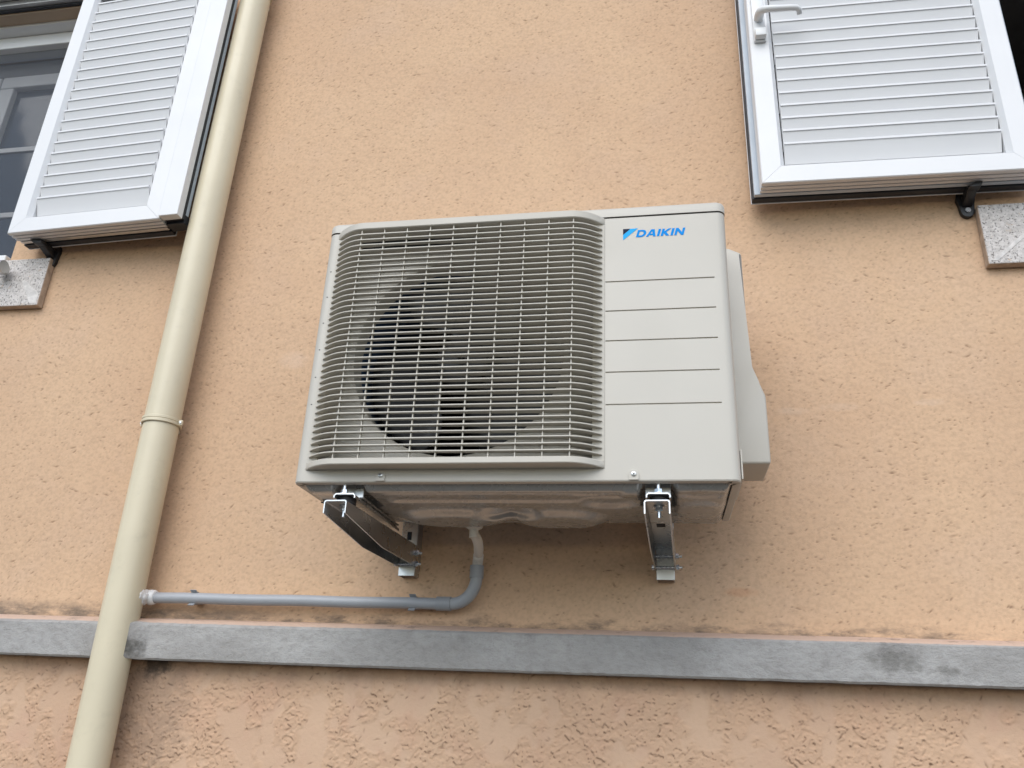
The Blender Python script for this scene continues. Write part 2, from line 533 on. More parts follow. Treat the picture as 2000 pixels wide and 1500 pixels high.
def sheet(name, mat, x0, x1, z0, z1, step, hfun):
    nx = int((x1 - x0) / step) + 1; nz = int((z1 - z0) / step) + 1
    hgt, pit, grime = hfun(nz, nx, step)
    fade = np.minimum(np.minimum(np.arange(nx)[None, :], nx - 1 - np.arange(nx)[None, :]), np.minimum(np.arange(nz)[:, None], nz - 1 - np.arange(nz)[:, None]))
    hgt = hgt * np.clip(fade / 4.0, 0, 1)
    xs_ = np.linspace(x0, x1, nx); zs_ = np.linspace(z0, z1, nz)
    co = np.empty((nz, nx, 3), np.float32)
    co[..., 0] = xs_[None, :]; co[..., 1] = -hgt; co[..., 2] = zs_[:, None]
    idx = np.arange(nz * nx, dtype=np.int32).reshape(nz, nx)
    q = np.stack([idx[:-1, :-1], idx[:-1, 1:], idx[1:, 1:], idx[1:, :-1]], -1).reshape(-1)
    me = bpy.data.meshes.new(name)
    me.vertices.add(nz * nx); me.vertices.foreach_set('co', co.reshape(-1))
    nq = (nz - 1) * (nx - 1)
    me.loops.add(nq * 4); me.loops.foreach_set('vertex_index', q)
    me.polygons.add(nq); me.polygons.foreach_set('loop_start', np.arange(0, nq * 4, 4, dtype=np.int32))
    me.polygons.foreach_set('use_smooth', np.ones(nq, bool))
    me.update(calc_edges=True)
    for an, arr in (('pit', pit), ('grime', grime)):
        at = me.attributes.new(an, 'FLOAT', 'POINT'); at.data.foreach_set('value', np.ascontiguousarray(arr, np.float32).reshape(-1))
    me.materials.append(M[mat])
    o = bpy.data.objects.new(name, me); scene.collection.objects.link(o); o.parent = house
    return o
def upper_relief(nz, nx, step):
    hgt = 0.0004 * field(nz, nx, 0.12 / step, seed=1) + 0.00006 * field(nz, nx, 0.012 / step, 1.4, seed=2) + 0.00013 * field(nz, nx, 1.1, 1.4, seed=3)
    ang = 0.30 * field(nz, nx, 0.13 / step, seed=4)
    dens = field(nz, nx, 0.09 / step, seed=5)
    pit = np.zeros((nz, nx)); W_, H_ = nx * step, nz * step
    for n_, lmin, lmax, wmin, wmax, dmin, dmax, sp in ((int(5600 * W_ * H_), 0.0024, 0.0066, 0.0015, 0.0022, 0.0006, 0.0018, 0.30),
                                                      (int(420 * W_ * H_), 0.006, 0.014, 0.0022, 0.0032, 0.0013, 0.0024, 0.35),
                                                      (int(5000 * W_ * H_), 0.0024, 0.0050, 0.0018, 0.0024, 0.0002, 0.0007, 0.5)):
        X_ = rng.uniform(0, W_, n_); Z_ = rng.uniform(0, H_, n_)
        for i in range(n_):
            a_, c_ = min(nz - 1, int(Z_[i] / step)), min(nx - 1, int(X_[i] / step))
            if rng.random() > 0.66 + 0.12 * dens[a_, c_]: continue
            t = rng.random() ** 1.8
            stamp(hgt, pit, X_[i], Z_[i], lmin + (lmax - lmin) * t, wmin + (wmax - wmin) * rng.random(), ang[a_, c_] + rng.normal(0, sp), dmin + (dmax - dmin) * t, rng.normal(0, 18), step)
    grime = np.clip(0.30 + 0.42 * field(nz, nx, 0.75, 1.15, seed=6), 0, 1)
    return hgt, pit, grime
def lower_relief(nz, nx, step):
    mask = smooth(-1.35, -0.25, field(nz, nx, 0.030 / step, 0.6, seed=11) + 0.8 * field(nz, nx, 0.010 / step, 0.8, seed=12))
    zz = np.linspace(0, 1, nz)[:, None]
    mask = mask * (1 - 0.5 * smooth(0.80, 0.95, zz))
    wx = field(nz, nx, 0.010 / step, seed=15)
    n1 = field(nz, nx, 0.0021 / step, 1.1, seed=13) + 0.5 * wx
    n2 = field(nz, nx, 0.0040 / step, 1.1, seed=14)
    st = smooth(-0.55, 0.05, n1) - 0.35 * smooth(0.8, 1.3, n1)
    hgt = 0.0008 * field(nz, nx, 0.04 / step, seed=16) + mask * (0.0017 * st + 0.0003 * n2) + 0.00012 * field(nz, nx, 1.2, seed=17)
    # shade painted into the colour under the lower lip of each crust scab
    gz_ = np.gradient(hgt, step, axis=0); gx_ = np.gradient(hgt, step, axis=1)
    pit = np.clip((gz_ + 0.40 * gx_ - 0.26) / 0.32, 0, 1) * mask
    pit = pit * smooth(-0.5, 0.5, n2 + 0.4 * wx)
    W_, H_ = nx * step, nz * step
    for i in range(int(700 * W_ * H_)):
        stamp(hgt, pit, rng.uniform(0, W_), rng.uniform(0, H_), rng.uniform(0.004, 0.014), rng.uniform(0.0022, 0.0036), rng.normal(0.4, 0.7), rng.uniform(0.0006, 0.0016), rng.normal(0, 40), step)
    return hgt, pit, mask
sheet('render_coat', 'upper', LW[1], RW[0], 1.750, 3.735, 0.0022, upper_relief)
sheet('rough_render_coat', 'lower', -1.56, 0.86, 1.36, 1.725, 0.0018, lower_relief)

# cement ledge: two runs, interrupted by the downpipe
def ledge_run(x0, x1, bulge_at=None):
    n = int((x1 - x0) / 0.008)
    rows = []
    for i in range(n + 1):
        x = x0 + (x1 - x0) * i / n
        bl = 0.0
        if bulge_at is not None:
            bl = 0.050 * (1 - sstep(0.0, 0.075, abs(x - bulge_at)))
            rc = sstep(-0.002, 0.018, abs(x - bulge_at))
        else:
            rc = 1.0
        j = (noise.noise((x * 21, 1, 2)) * 0.0008 + noise.noise((x * 90, 4, 2)) * 0.0008)
        k = noise.noise((x * 6, 7, 2)) * 0.0014
        f = noise.noise((x * 8, 3, 9)) * 0.0015
        sag = 0.002 * math.sin(x * 1.7)
        y = -0.050 - bl + f
        zb, zt = 1.6985 + j + sag, 1.7725 + k + sag - (1 - rc) * 0.022
        zk = 1.7895 + k * 0.6 - (1 - rc) * 0.008
        rows.append([(x, 0.004, zk + 0.001), (x, -0.006, zk - 0.001), (x, y * 0.55, zk - 0.007), (x, y + 0.004, zt + 0.0025), (x, y, zt - 0.0015),
                     (x, y - f * 0.5, (zb + zt) / 2 + 0.01), (x, y, zb + 0.004), (x, y + 0.004, zb), (x, y * 0.4, zb + 0.002), (x, 0.004, zb + 0.002)])
    b = B(); b.grid(rows)
    for e in (rows[0], rows[-1]):
        b.poly(e)
    bmesh.ops.remove_doubles(b.bm, verts=b.bm.verts[:], dist=1e-6)
    return b.bm
led = obj('ledge', ledge_run(-1.180, XR, -1.180), 'cement', house, auto=40)
led2 = obj('ledge', ledge_run(XL, -1.2215), 'cement', house, auto=40)

# granite blocks below the window corners
def granite_block(x0, x1, z0, z1, corner):
    """corner = 'right' or 'left': the end of the block that carries the smooth diagonal drafting"""
    y = -0.024
    b = B(); b.box(x0, x1, y, -0.001, z0, z1, 0.003, 2)
    for f in b.bm.faces:
        n = f.normal
        f.material_index = 1 if (abs(n.x) > 0.8 or n.z < -0.8) else 0
    # rough-hewn front: jitter a subdivided front sheet
    blk = obj('window_sill', b.bm, ('granite', 'granite_side'), house)
    return blk
def sill_strip(parent, pts):
    b = B(); b.prism([(p[0], -0.0250, p[1]) for p in pts], (0, 0.0009, 0), 0.0003, 1)
    return obj('drafted_edge', b.bm, 'granite_worn', parent)
sl = granite_block(-3.10, -1.672, 2.611, 2.762, 'right')
sill_strip(sl, [(-1.676, 2.617), (-1.676, 2.645), (-1.735, 2.694), (-1.741, 2.688), (-1.697, 2.617)])
sr = granite_block(0.748, 2.20, 2.604, 2.762, 'left')
sill_strip(sr, [(0.756, 2.612), (0.842, 2.688), (0.848, 2.683), (0.768, 2.611)])

# window openings: reveal lining, frame, mesh, sash, panes
def window(x0, x1, z0, z1, side):
    """side: 'right' = the jamb in view is the right one"""
    b = B()
    w = obj('window', B().box(x0, x1, 0.045, 0.11, z1 - 0.012, z1 + 0.0).bm, 'pvc_white', house)
    b = B(); b.box(x0, x1, 0.0005, 0.044, z1 - 0.004, z1 - 0.001); obj('soffit', b.bm, 'soffit', w)
    b = B(); b.box(x0, x1, 0.085, 0.150, z1 - 0.062, z1 - 0.0125, 0.003); obj('frame_head', b.bm, 'pvc_white', w)
    b = B(); b.box(x0 + 0.0, x0 + 0.055, 0.085, 0.150, z0, z1 - 0.063, 0.003); obj('frame_jamb', b.bm, 'pvc_white', w)
    b = B(); b.box(x1 - 0.055, x1 - 0.0, 0.085, 0.150, z0, z1 - 0.063, 0.003); obj('frame_jamb', b.bm, 'pvc_white', w)
    b = B(); b.box(x0 - 0.0, x1 + 0.0, -0.020, 0.160, z0 - 0.020, z0 + 0.018, 0.004); obj('sill_board', b.bm, 'pvc_white', w)
    if side == 'right':
        b = B(); b.box(x0 + 0.056, x1 - 0.056, 0.108, 0.1085, z0 + 0.02, z1 - 0.064); obj('insect_screen', b.bm, 'screen', w)
    b = B(); b.box(x0 + 0.056, x1 - 0.056, 0.155, 0.175, z1 - 0.126, z1 - 0.063, 0.002); obj('blind_box', b.bm, 'curtain', w)
    xm = -2.248 if side == 'right' else 1.30
    for s0, s1 in ((x0 + 0.058, xm - 0.003), (xm + 0.003, x1 - 0.058))[0 if side == 'right' else 1:]:
        t, sb = z1 - 0.128, z0 + 0.022
        for nm, (a, c, d, e) in {'sash_rail': (s0, s1, t - 0.050, t), 'sash_sill': (s0, s1, sb, sb + 0.06)}.items():
            b = B(); b.box(a, c, 0.150, 0.200, d, e, 0.004); obj(nm, b.bm, 'pvc_white', w)
        for a, c in ((s0, s0 + 0.055), (s1 - 0.055, s1)):
            b = B(); b.box(a, c, 0.151, 0.199, sb + 0.061, t - 0.051, 0.004); obj('sash_stile', b.bm, 'pvc_white', w)
        b = B(); b.box(s0 + 0.05, s1 - 0.05, 0.172, 0.178, sb + 0.05, t - 0.045); obj('pane', b.bm, 'glass', w)
        for zb in (t - 0.055 - 0.265, t - 0.055 - 0.530):
            b = B(); b.box(s0 + 0.056, s1 - 0.056, 0.166, 0.171, zb, zb + 0.018, 0.001); obj('glazing_bar', b.bm, 'pvc_white', w)
    b = B()
    for q in ([(x0, .28, z0), (x0, 2.2, z0), (x0, 2.2, z1), (x0, .28, z1)], [(x1, .28, z0), (x1, 2.2, z0), (x1, 2.2, z1), (x1, .28, z1)],
              [(x0, 2.2, z0), (x1, 2.2, z0), (x1, 2.2, z1), (x0, 2.2, z1)], [(x0, .28, z0), (x1, .28, z0), (x1, 2.2, z0), (x0, 2.2, z0)],
              [(x0, .28, z1), (x1, .28, z1), (x1, 2.2, z1), (x0, 2.2, z1)]):
        b.poly(q)
    obj('room', b.bm, 'interior', w)
    return w
wl = window(*LW, 'right')
wr = window(*RW, 'left')
# head rail of the shutter frame, across the top of each opening
for x0, x1, w in ((LW[0], LW[1] + 0.04, wl), (RW[0] - 0.04, RW[1], wr)):
    b = B()
    b.box(x0, x1, -0.028, -0.0005, 3.772, 3.86, 0.002)
    b.box(x0, x1, -0.060, -0.029, 3.792, 3.86, 0.002)
    obj('shutter_head_rail', b.bm, 'alu', w)
    b = B(); b.box(x0, x1, -0.012, -0.001, 3.7655, 3.7715, 0.001)
    obj('rail_gasket', b.bm, 'gasket', w)
# little grey hinge block at the foot of the left window
b = B(); b.cyl((-1.815, -0.062, 2.716), (-1.775, -0.062, 2.716), 0.018, 20); b.box(-1.812, -1.780, -0.058, -0.0345, 2.705, 2.728, 0.003)
obj('hinge_block', b.bm, 'alu', wl, auto=35)

# ------------------------------------------------------------------ downpipe
PX, PY, PR = -1.1840, -0.063, 0.0425
pipe = thing('downpipe', 'cream plastic rain downpipe running down the wall past the ledge', 'downpipe', (PX, PY, 0))
def wob(z):
    return (PX + 0.0020 * math.sin(z * 2.1), PY + 0.0012 * math.sin(z * 1.3 + 1), z)
b = B(); b.tube([wob(2.236 + i * (5.6 - 2.236) / 40) for i in range(41)], PR, 40); obj('upper_pipe', b.bm, 'pipe', pipe, auto=40)
b = B(); b.tube([wob(0.02 + i * (2.2355 - 0.02) / 40) for i in range(41)], PR - 0.0006, 40); obj('lower_pipe', b.bm, 'pipe', pipe, auto=40)
def collar(z):
    b = B()
    n = 40
    prof = [(0.0015, -0.0085), (0.0042, -0.0070), (0.0042, -0.0015), (0.0030, -0.0008), (0.0030, 0.0008), (0.0042, 0.0015), (0.0042, 0.0070), (0.0015, 0.0085)]
    x, y, _ = wob(z)
    rows = [[(x + (PR + r) * math.cos(2 * math.pi * k / n), y + (PR + r) * math.sin(2 * math.pi * k / n), z + h) for k in range(n + 1)] for r, h in prof]
    b.grid(rows)
    bmesh.ops.remove_doubles(b.bm, verts=b.bm.verts[:], dist=1e-6)
    c = obj('collar', b.bm, 'pipe', pipe, auto=30)
    for sx in (-1, 1):
        b = B(); b.box(x + sx * (PR + 0.007) - 0.006, x + sx * (PR + 0.007) + 0.006, y - 0.003, y + 0.003, z - 0.007, z + 0.007, 0.0015)
        obj('collar_lug', b.bm, 'pipe', c)
        b = B(); b.cyl((x + sx * (PR + 0.009), y - 0.0055, z), (x + sx * (PR + 0.009), y + 0.005, z), 0.0034, 14)
        obj('collar_screw', b.bm, 'galv', c, auto=40)
    b = B(); b.box(x - 0.012, x + 0.012, y + PR + 0.002, -0.001, z - 0.007, z + 0.007, 0.001)
    obj('collar_stud', b.bm, 'pipe', c)
collar(2.2415)
collar(3.652)

# ------------------------------------------------------------------ shutters
def frame_member(W, H, which, mat, parent, wd=0.046, name='rail'):
    prof = [(0, 0.002), (0.002, 0), (wd, 0), (wd + 0.010, 0.013), (wd + 0.010, 0.040),
            (0, 0.040), (0, 0.0315), (0.004, 0.0315), (0.004, 0.027), (0, 0.027), (0, 0.0175), (0.004, 0.0175), (0.004, 0.0125), (0, 0.0125)]
    e = 0.00035
    A, C = [], []
    for u, y in prof:
        if which == 'bottom': A.append((u + e, y, u)); C.append((W - u - e, y, u))
        if which == 'top': A.append((u + e, y, H - u)); C.append((W - u - e, y, H - u))
        if which == 'left': A.append((u, y, u + e)); C.append((u, y, H - u - e))
        if which == 'right': A.append((W - u, y, u + e)); C.append((W - u, y, H - u - e))
    b = B()
    a = [b.bm.verts.new(p) for p in A]; c = [b.bm.verts.new(p) for p in C]
    n = len(a)
    for i in range(n):
        b.bm.faces.new((a[i], c[i], c[(i + 1) % n], a[(i + 1) % n]))
    b.bm.faces.new(a); b.bm.faces.new(list(reversed(c)))
    return obj(name, b.bm, mat, parent, local=True)


def shutter(label, loc, rz, W, H, astragal, handle, ext):
    t = thing('louvred_shutter', label, 'shutter', loc, rz, 'louvred shutters folded open against the wall')
    Wf = W - (0.058 if astragal else 0.0)
    frame_member(Wf, H, 'bottom', 'white', t, name='bottom_rail')
    frame_member(Wf, H, 'top', 'white', t, name='top_rail')
    frame_member(Wf, H, 'left', 'white', t, name='stile')
    frame_member(Wf, H, 'right', 'white', t, name='stile')
    inner = 0.056
    # slats: near edge high, far edge low (this is the room side of the leaf)
    prof = [(0.0040, -0.0026), (0.0040, 0.0026), (0.0052, 0.0038), (0.0090, 0.0038), (0.0120, 0.0010), (0.0270, -0.0470), (0.0225, -0.0490), (0.0066, -0.0036)]
    x0, x1 = inner + 0.0035, Wf - inner - 0.0035
    b = B(); b.prism([(x0, y, z) for y, z in prof], (x1 - x0, 0, 0))
    first = None
    k = 0
    z = 0.1135
    while z < H - 0.06:
        if first is None:
            first = obj('slat', b.bm, 'slat_white', t, local=True)
            first.location = (0, 0, z)
        else:
            share(first, 'slat', t, (random.uniform(-0.0006, 0.0006), 0, z + random.uniform(-0.0004, 0.0004)))
        z += 0.0385
    if astragal:
        b = B(); b.box(Wf + 0.0015, W, -0.006, 0.018, 0.004, H, 0.002); obj('astragal', b.bm, 'white', t, local=True)
        b = B(); b.box(Wf + 0.003, W - 0.0012, 0.0185, 0.030, 0.008, H, 0.001); obj('astragal_gasket', b.bm, 'gasket', t, local=True)
        b = B(); b.box(Wf + 0.005, W - 0.003, 0.0305, 0.0442, 0.026, H, 0.001); obj('astragal_back', b.bm, 'greystrip', t, local=True)
        b = B(); b.box(Wf + 0.002, W - 0.002, 0.0305, 0.0660, 0.000, 0.0255, 0.001); obj('end_cap', b.bm, 'gasket', t, local=True)
    # second leaf folded behind
    l0, l1 = ext
    b = B()
    b.box(l0, l1, 0.0445, 0.056, 0.000, H, 0.001)
    b.box(l0 + 0.004, l1 - 0.004, 0.0565, 0.0610, 0.004, H, 0.001)
    obj('rear_leaf', b.bm, 'greystrip' if handle else 'alu', t, local=True)
    b = B(); b.box(l0 + 0.02, l1 - 0.02, 0.0402, 0.0444, 0.006, H - 0.01); obj('leaf_gap', b.bm, 'gasket', t, local=True)
    b = B(); b.box(l0 - 0.003, l1 + 0.002, 0.0615, 0.0800, -0.001, H, 0.002); obj('rubber_seal', b.bm, 'gasket', t, local=True)
    b = B(); b.box(l0 - 0.004, l1 + 0.003, 0.0804, 0.0835, -0.002, H, 0.001); obj('rear_edge', b.bm, 'white', t, local=True)
    if handle:
        b = B(); b.box(W + 0.0008, W + 0.0075, 0.026, 0.0442, 0.02, H, 0.001); obj('edge_seal', b.bm, 'gasket', t, local=True)
        hz = 0.470
        b = B(); b.box(0.010, 0.040, -0.0085, -0.0003, hz - 0.045, hz + 0.110, 0.003); hp = obj('handle_plate', b.bm, 'pvc_white', t, local=True, auto=40)
        b = B(); b.box(0.011, 0.039, -0.026, -0.0088, hz - 0.042, hz - 0.016, 0.004); obj('handle_catch', b.bm, 'pvc_white', hp, local=True, auto=40)
        b = B()
        path = [(0.025, -0.008, hz + 0.028), (0.025, -0.026, hz + 0.027), (0.0265, -0.039, hz + 0.0225), (0.033, -0.048, hz + 0.018), (0.046, -0.052, hz + 0.0145),
                (0.066, -0.053, hz + 0.0125), (0.098, -0.053, hz + 0.0110), (0.110, -0.052, hz + 0.0100), (0.117, -0.047, hz + 0.0075), (0.119, -0.038, hz + 0.0050)]
        b.tube(path, [0.0118, 0.0115, 0.0105, 0.0095, 0.0085, 0.0078, 0.0073, 0.0073, 0.0070, 0.0066], 16)
        obj('handle_lever', b.bm, 'pvc_white', hp, local=True, auto=50)
    return t

shL = shutter('white louvred shutter left of the downpipe, hinged beside the dark window', (-1.757, -0.105, 2.7948), R(-2.96), 0.5345, 0.93, True, False, (0.004, 0.4735))
shR = shutter('white louvred shutter with lever handle, at the right edge', (0.2590, -0.1155, 2.7948), R(0.86), 0.598, 0.93, False, True, (-0.012, 0.622))

# black shutter stops
def stop(x, z, label, tilt):
    t = thing('shutter_stop', label, 'shutter stop', (x, 0, z), 0, 'black shutter stops on the wall')
    b = B()
    prof = [(-0.017, 0.030), (-0.021, 0.012), (-0.0165, -0.006)] + [(0.0150 * math.cos(R(a)), -0.022 + 0.0150 * math.sin(R(a))) for a in range(180, 361, 20)] + [(0.0165, -0.006), (0.021, 0.012), (0.017, 0.030)]
    b.prism([(x + p, -0.012, z + q) for p, q in prof], (0, 0.0115, 0), 0.0015, 2)
    obj('wall_plate', b.bm, 'blackplast', t, auto=40)
    b = B()
    sx = tilt
    b.prism([(x - 0.010, -0.012, z - 0.012), (x - 0.010, -0.012, z + 0.0160), (x - 0.010, -0.030, z + 0.0165), (x - 0.010, -0.060, z + 0.0165), (x - 0.010, -0.062, z + 0.006), (x - 0.010, -0.045, z + 0.000)], (0.020, 0, 0), 0.002, 2)
    arm = obj('arm', b.bm, 'blackplast', t, auto=40)
    b = B()
    b.prism([(x - 0.013, -0.048, z + 0.0040), (x + 0.013, -0.048, z + 0.0040), (x + sx * 0.006 + 0.014, -0.048, z + 0.0175), (x + sx * 0.016 - 0.014, -0.048, z + 0.0175)], (0, -0.026, 0), 0.003, 2)
    obj('catch', b.bm, 'blackplast', arm, auto=40)
    b = B(); b.cyl((x, -0.0155, z - 0.020), (x, -0.0120, z - 0.020), 0.0062, 18)
    obj('screw', b.bm, 'galv' if tilt > 0 else 'blackplast', t, auto=40)
    return t
stop(-1.6815, 2.776, 'black shutter stop under the left shutter, beside the granite sill', -1)
stop(0.7310, 2.776, 'black shutter stop with a bright screw under the right shutter', 1)

# ------------------------------------------------------------------ outdoor unit
AX0, AX1, AZ0, AZ1, AYF, AYB = -0.6555, 0.1395, 1.990, 2.545, -0.415, -0.130
ac = thing('air_conditioner', 'ivory outdoor air conditioning unit with fan grille, bracketed on the wall', 'air conditioner', ((AX0 + AX1) / 2, (AYF + AYB) / 2, AZ0))
GX0, GX1, GZ0, GZ1 = -0.6325, -0.0885, 2.0135, 2.5205
OX0, OX1, OZ0, OZ1 = -0.6180, -0.1010, 2.0250, 2.5080
ZSEAM = 2.5195
# casing: front sheet with pressed grooves, rounded corners, sides
grooves = [2.3792, 2.3172, 2.2560, 2.1935, 2.1310]
rc = 0.016
gx = [AX0 + rc, OX0, OX1, -0.0865, 0.1138, AX1 - rc]
gz = sorted({AZ0 + 0.003, OZ0, OZ1, ZSEAM} | {g + d for g in grooves for d in (-0.0020, 0.0009)})
b = B()
for i in range(5):
    for k in range(len(gz) - 1):
        xa, xb, za, zb = gx[i], gx[i + 1], gz[k], gz[k + 1]
        zm = (za + zb) / 2
        if i == 1 and OZ0 < zm < OZ1:
            continue
        if i == 3 and any(abs(zm - g) < 0.0016 for g in grooves):
            d = 0.0028
            b.poly([(xa, AYF + d, za + 0.0019), (xb - 0.001, AYF + d, za + 0.0019), (xb - 0.001, AYF + d, zb - 0.0001), (xa, AYF + d, zb - 0.0001)])
            b.poly([(xa, AYF, za), (xb, AYF, za), (xb - 0.001, AYF + d, za + 0.0019), (xa, AYF + d, za + 0.0019)])
            b.poly([(xa, AYF, zb), (xb, AYF, zb), (xb - 0.001, AYF + d, zb - 0.0001), (xa, AYF + d, zb - 0.0001)])
            b.poly([(xb, AYF, za), (xb, AYF, zb), (xb - 0.001, AYF + d, zb - 0.0001), (xb - 0.001, AYF + d, za + 0.0019)])
            continue
        b.poly([(xa, AYF, za), (xb, AYF, za), (xb, AYF, zb), (xa, AYF, zb)])
# corner arcs and sides (one column of faces per gz level so that edges meet)
la = [(AX0 + rc, AYF)] + arc(AX0 + rc, AYF + rc, rc, 270, 180, 8)[1:] + [(AX0, AYB)]
ra = [(AX1 - rc, AYF)] + arc(AX1 - rc, AYF + rc, rc, 270, 360, 8)[1:] + [(AX1, AYB)]
for pts in (la, ra):
    b.grid([[(p[0], p[1], z) for p in pts] for z in gz])
b.poly([(AX0, AYB, gz[0]), (AX1, AYB, gz[0]), (AX1, AYB, ZSEAM), (AX0, AYB, ZSEAM)])
# rolled bottom hem
path = list(reversed(la)) + ra
for r0, h0, r1, h1 in ((0.0, 0.003, 0.0012, 0.0008), (0.0012, 0.0008, 0.004, 0.0), (0.004, 0.0, 0.014, 0.0)):
    def ins(p, r):
        cxm = (AX0 + AX1) / 2
        return (p[0] + (r if p[0] < cxm else -r) * (1 if (p[0] < AX0 + rc or p[0] > AX1 - rc) else 0), p[1] + (r if p[1] < AYF + rc else 0))
    for i in range(len(path) - 1):
        p, q = path[i], path[i + 1]
        b.poly([(*ins(p, r0), AZ0 + h0), (*ins(q, r0), AZ0 + h0), (*ins(q, r1), AZ0 + h1), (*ins(p, r1), AZ0 + h1)])
bmesh.ops.remove_doubles(b.bm, verts=b.bm.verts[:], dist=2e-5)
casing = obj('casing', b.bm, 'ivory', ac, auto=28)
# small locating nibs on the left margin
for z in (2.43, 2.372, 2.314, 2.256, 2.198, 2.142):
    b = B(); b.box(-0.6415, -0.6390, AYF - 0.0006, AYF - 0.0001, z, z + 0.0016); obj('nib', b.bm, 'gasket', casing)

# lid
def rounded_plan(x0, x1, y0, y1, r, n=8):
    return arc(x0 + r, y0 + r, r, 180, 270, n) + arc(x1 - r, y0 + r, r, 270, 360, n) + arc(x1 - r, y1 - 0.004, 0.004, 0, 90, 2) + arc(x0 + 0.004, y1 - 0.004, 0.004, 90, 180, 2)
b = B()
rows = []
for ins_, z in ((0.004, 2.5222), (0.0, 2.5226), (0.0, 2.5375), (0.0012, 2.5415), (0.0040, 2.5440), (0.009, 2.5450)):
    pl = rounded_plan(AX0 - 0.0012 + ins_, AX1 + 0.0012 - ins_, AYF - 0.0012 + ins_, AYB - ins_, 0.0175 - ins_ * 0.5)
    rows.append([(p[0], p[1], z) for p in pl + pl[:1]])
b.grid(rows)
b.poly(rows[-1][:-1]); b.poly(rows[0][:-1])
bmesh.ops.remove_doubles(b.bm, verts=b.bm.verts[:], dist=1e-5)
obj('lid', b.bm, 'ivory', ac, auto=35)
b = B(); b.prism([(p[0], p[1], 2.505) for p in rounded_plan(AX0 + 0.003, AX1 - 0.003, AYF + 0.003, AYB - 0.003, 0.0135)], (0, 0, 0.0168)); obj('lid_seam', b.bm, 'dark', ac)

# fan opening: orifice plate with round hole, bell mouth, shroud, fan
FX, FZ, FR, FY = -0.3790, 2.2660, 0.2100, -0.3660
N = 96
b = B()
def rect_pt(a):
    c, s_ = math.cos(a), math.sin(a)
    X0, X1, Z0, Z1 = AX0 + 0.006, -0.090, 2.006, 2.517
    t = min(((X1 - FX) / c) if c > 1e-9 else ((X0 - FX) / c) if c < -1e-9 else 1e9, ((Z1 - FZ) / s_) if s_ > 1e-9 else ((Z0 - FZ) / s_) if s_ < -1e-9 else 1e9)
    return FX + t * c, FZ + t * s_
angs = [2 * math.pi * k / N for k in range(N + 1)]
corner = [math.atan2(z - FZ, x - FX) % (2 * math.pi) for x in (AX0 + 0.006, -0.090) for z in (2.006, 2.517)]
angs = sorted(set(angs + corner))
ring = lambda r, y: [(FX + r * math.cos(a), y, FZ + r * math.sin(a)) for a in angs]
b.grid([[(rect_pt(a)[0], FY, rect_pt(a)[1]) for a in angs], ring(FR + 0.014, FY), ring(FR + 0.006, FY + 0.0015), ring(FR + 0.001, FY + 0.006), ring(FR, FY + 0.014), ring(FR - 0.001, FY + 0.045)])
bmesh.ops.remove_doubles(b.bm, verts=b.bm.verts[:], dist=1e-6)
obj('orifice_plate', b.bm, 'ivory', ac, auto=40)
b = B(); b.grid([ring(FR - 0.0005, FY + 0.0455), ring(FR + 0.004, FY + 0.15), ring(FR + 0.004, FY + 0.235)])
obj('shroud', b.bm, 'shroud', ac, smooth=True)
b = B(); b.box(FX - 0.24, FX + 0.24, FY + 0.236, FY + 0.24, FZ - 0.235, FZ + 0.235)
obj('coil', b.bm, 'dark', ac)
fan = None
b = B()
b.tube([(FX, FY + 0.035, FZ), (FX, FY + 0.037, FZ), (FX, FY + 0.043, FZ), (FX, FY + 0.12, FZ)], [0.030, 0.046, 0.053, 0.056], 40)
fan = obj('fan_hub', b.bm, 'fan', ac, auto=35)
b = B(); b.hexa((FX, FY + 0.022, FZ), (FX, FY + 0.0345, FZ), 0.0095); b.cyl((FX, FY + 0.014, FZ), (FX, FY + 0.0215, FZ), 0.004, 12)
obj('fan_nut', b.bm, 'fan', fan)
for kk in range(3):
    b = B()
    rows = []
    for i in range(9):
        r = 0.050 + (FR - 0.010 - 0.050) * i / 8
        row = []
        for j in range(9):
            a = R(kk * 120 + 20 + (j / 8) * (82 + 18 * math.sin(i / 8 * math.pi)) + i * 3.5)
            row.append((FX + r * math.cos(a), FY + 0.100 - 0.052 * (j / 8) + 0.010 * math.sin(i / 8 * 3.1), FZ + r * math.sin(a)))
        rows.append(row)
    b.grid(rows)
    bl = obj('fan_blade', b.bm, 'fan', ac, smooth=True)
    md = bl.modifiers.new('thick', 'SOLIDIFY'); md.thickness = 0.003

# discharge grille
P_ = 0.034
RUN = 0.066
def ys(x):
    t = min((x - GX0) / RUN, (GX1 - x) / RUN, 1.0)
    t = max(t, 0.0)
    return AYF - 0.0020 - P_ * (1 - (1 - t) ** 2.1)
def xsamp(x0, x1, n_end=9, n_mid=6):
    xa = [x0 + (GX0 + RUN - x0) * i / n_end for i in range(n_end)]
    xb = [GX0 + RUN + (GX1 - RUN - GX0 - RUN) * i / n_mid for i in range(n_mid)]
    xc = [GX1 - RUN + (x1 - GX1 + RUN) * i / n_end for i in range(n_end + 1)]
    return xa + xb + xc
b = B()
X = xsamp(GX0, GX1, 14)
ZTOPI, ZBOTI = 2.5045, 2.0255
def band(z0, z1, lower):
    rows = []
    for x in X:
        y = ys(x)
        yb = AYF - 0.0004
        rows.append([(x, yb, z0), (x, min(y + 0.0015, yb), z0), (x, y, z0 + 0.0015), (x, y, z1 - 0.0015), (x, min(y + 0.0015, yb), z1), (x, min(yb, y + (0.018 if lower else 0.018)), z1)])
    b.grid(rows)
band(ZTOPI, GZ1, False)
band(GZ0, ZBOTI, True)
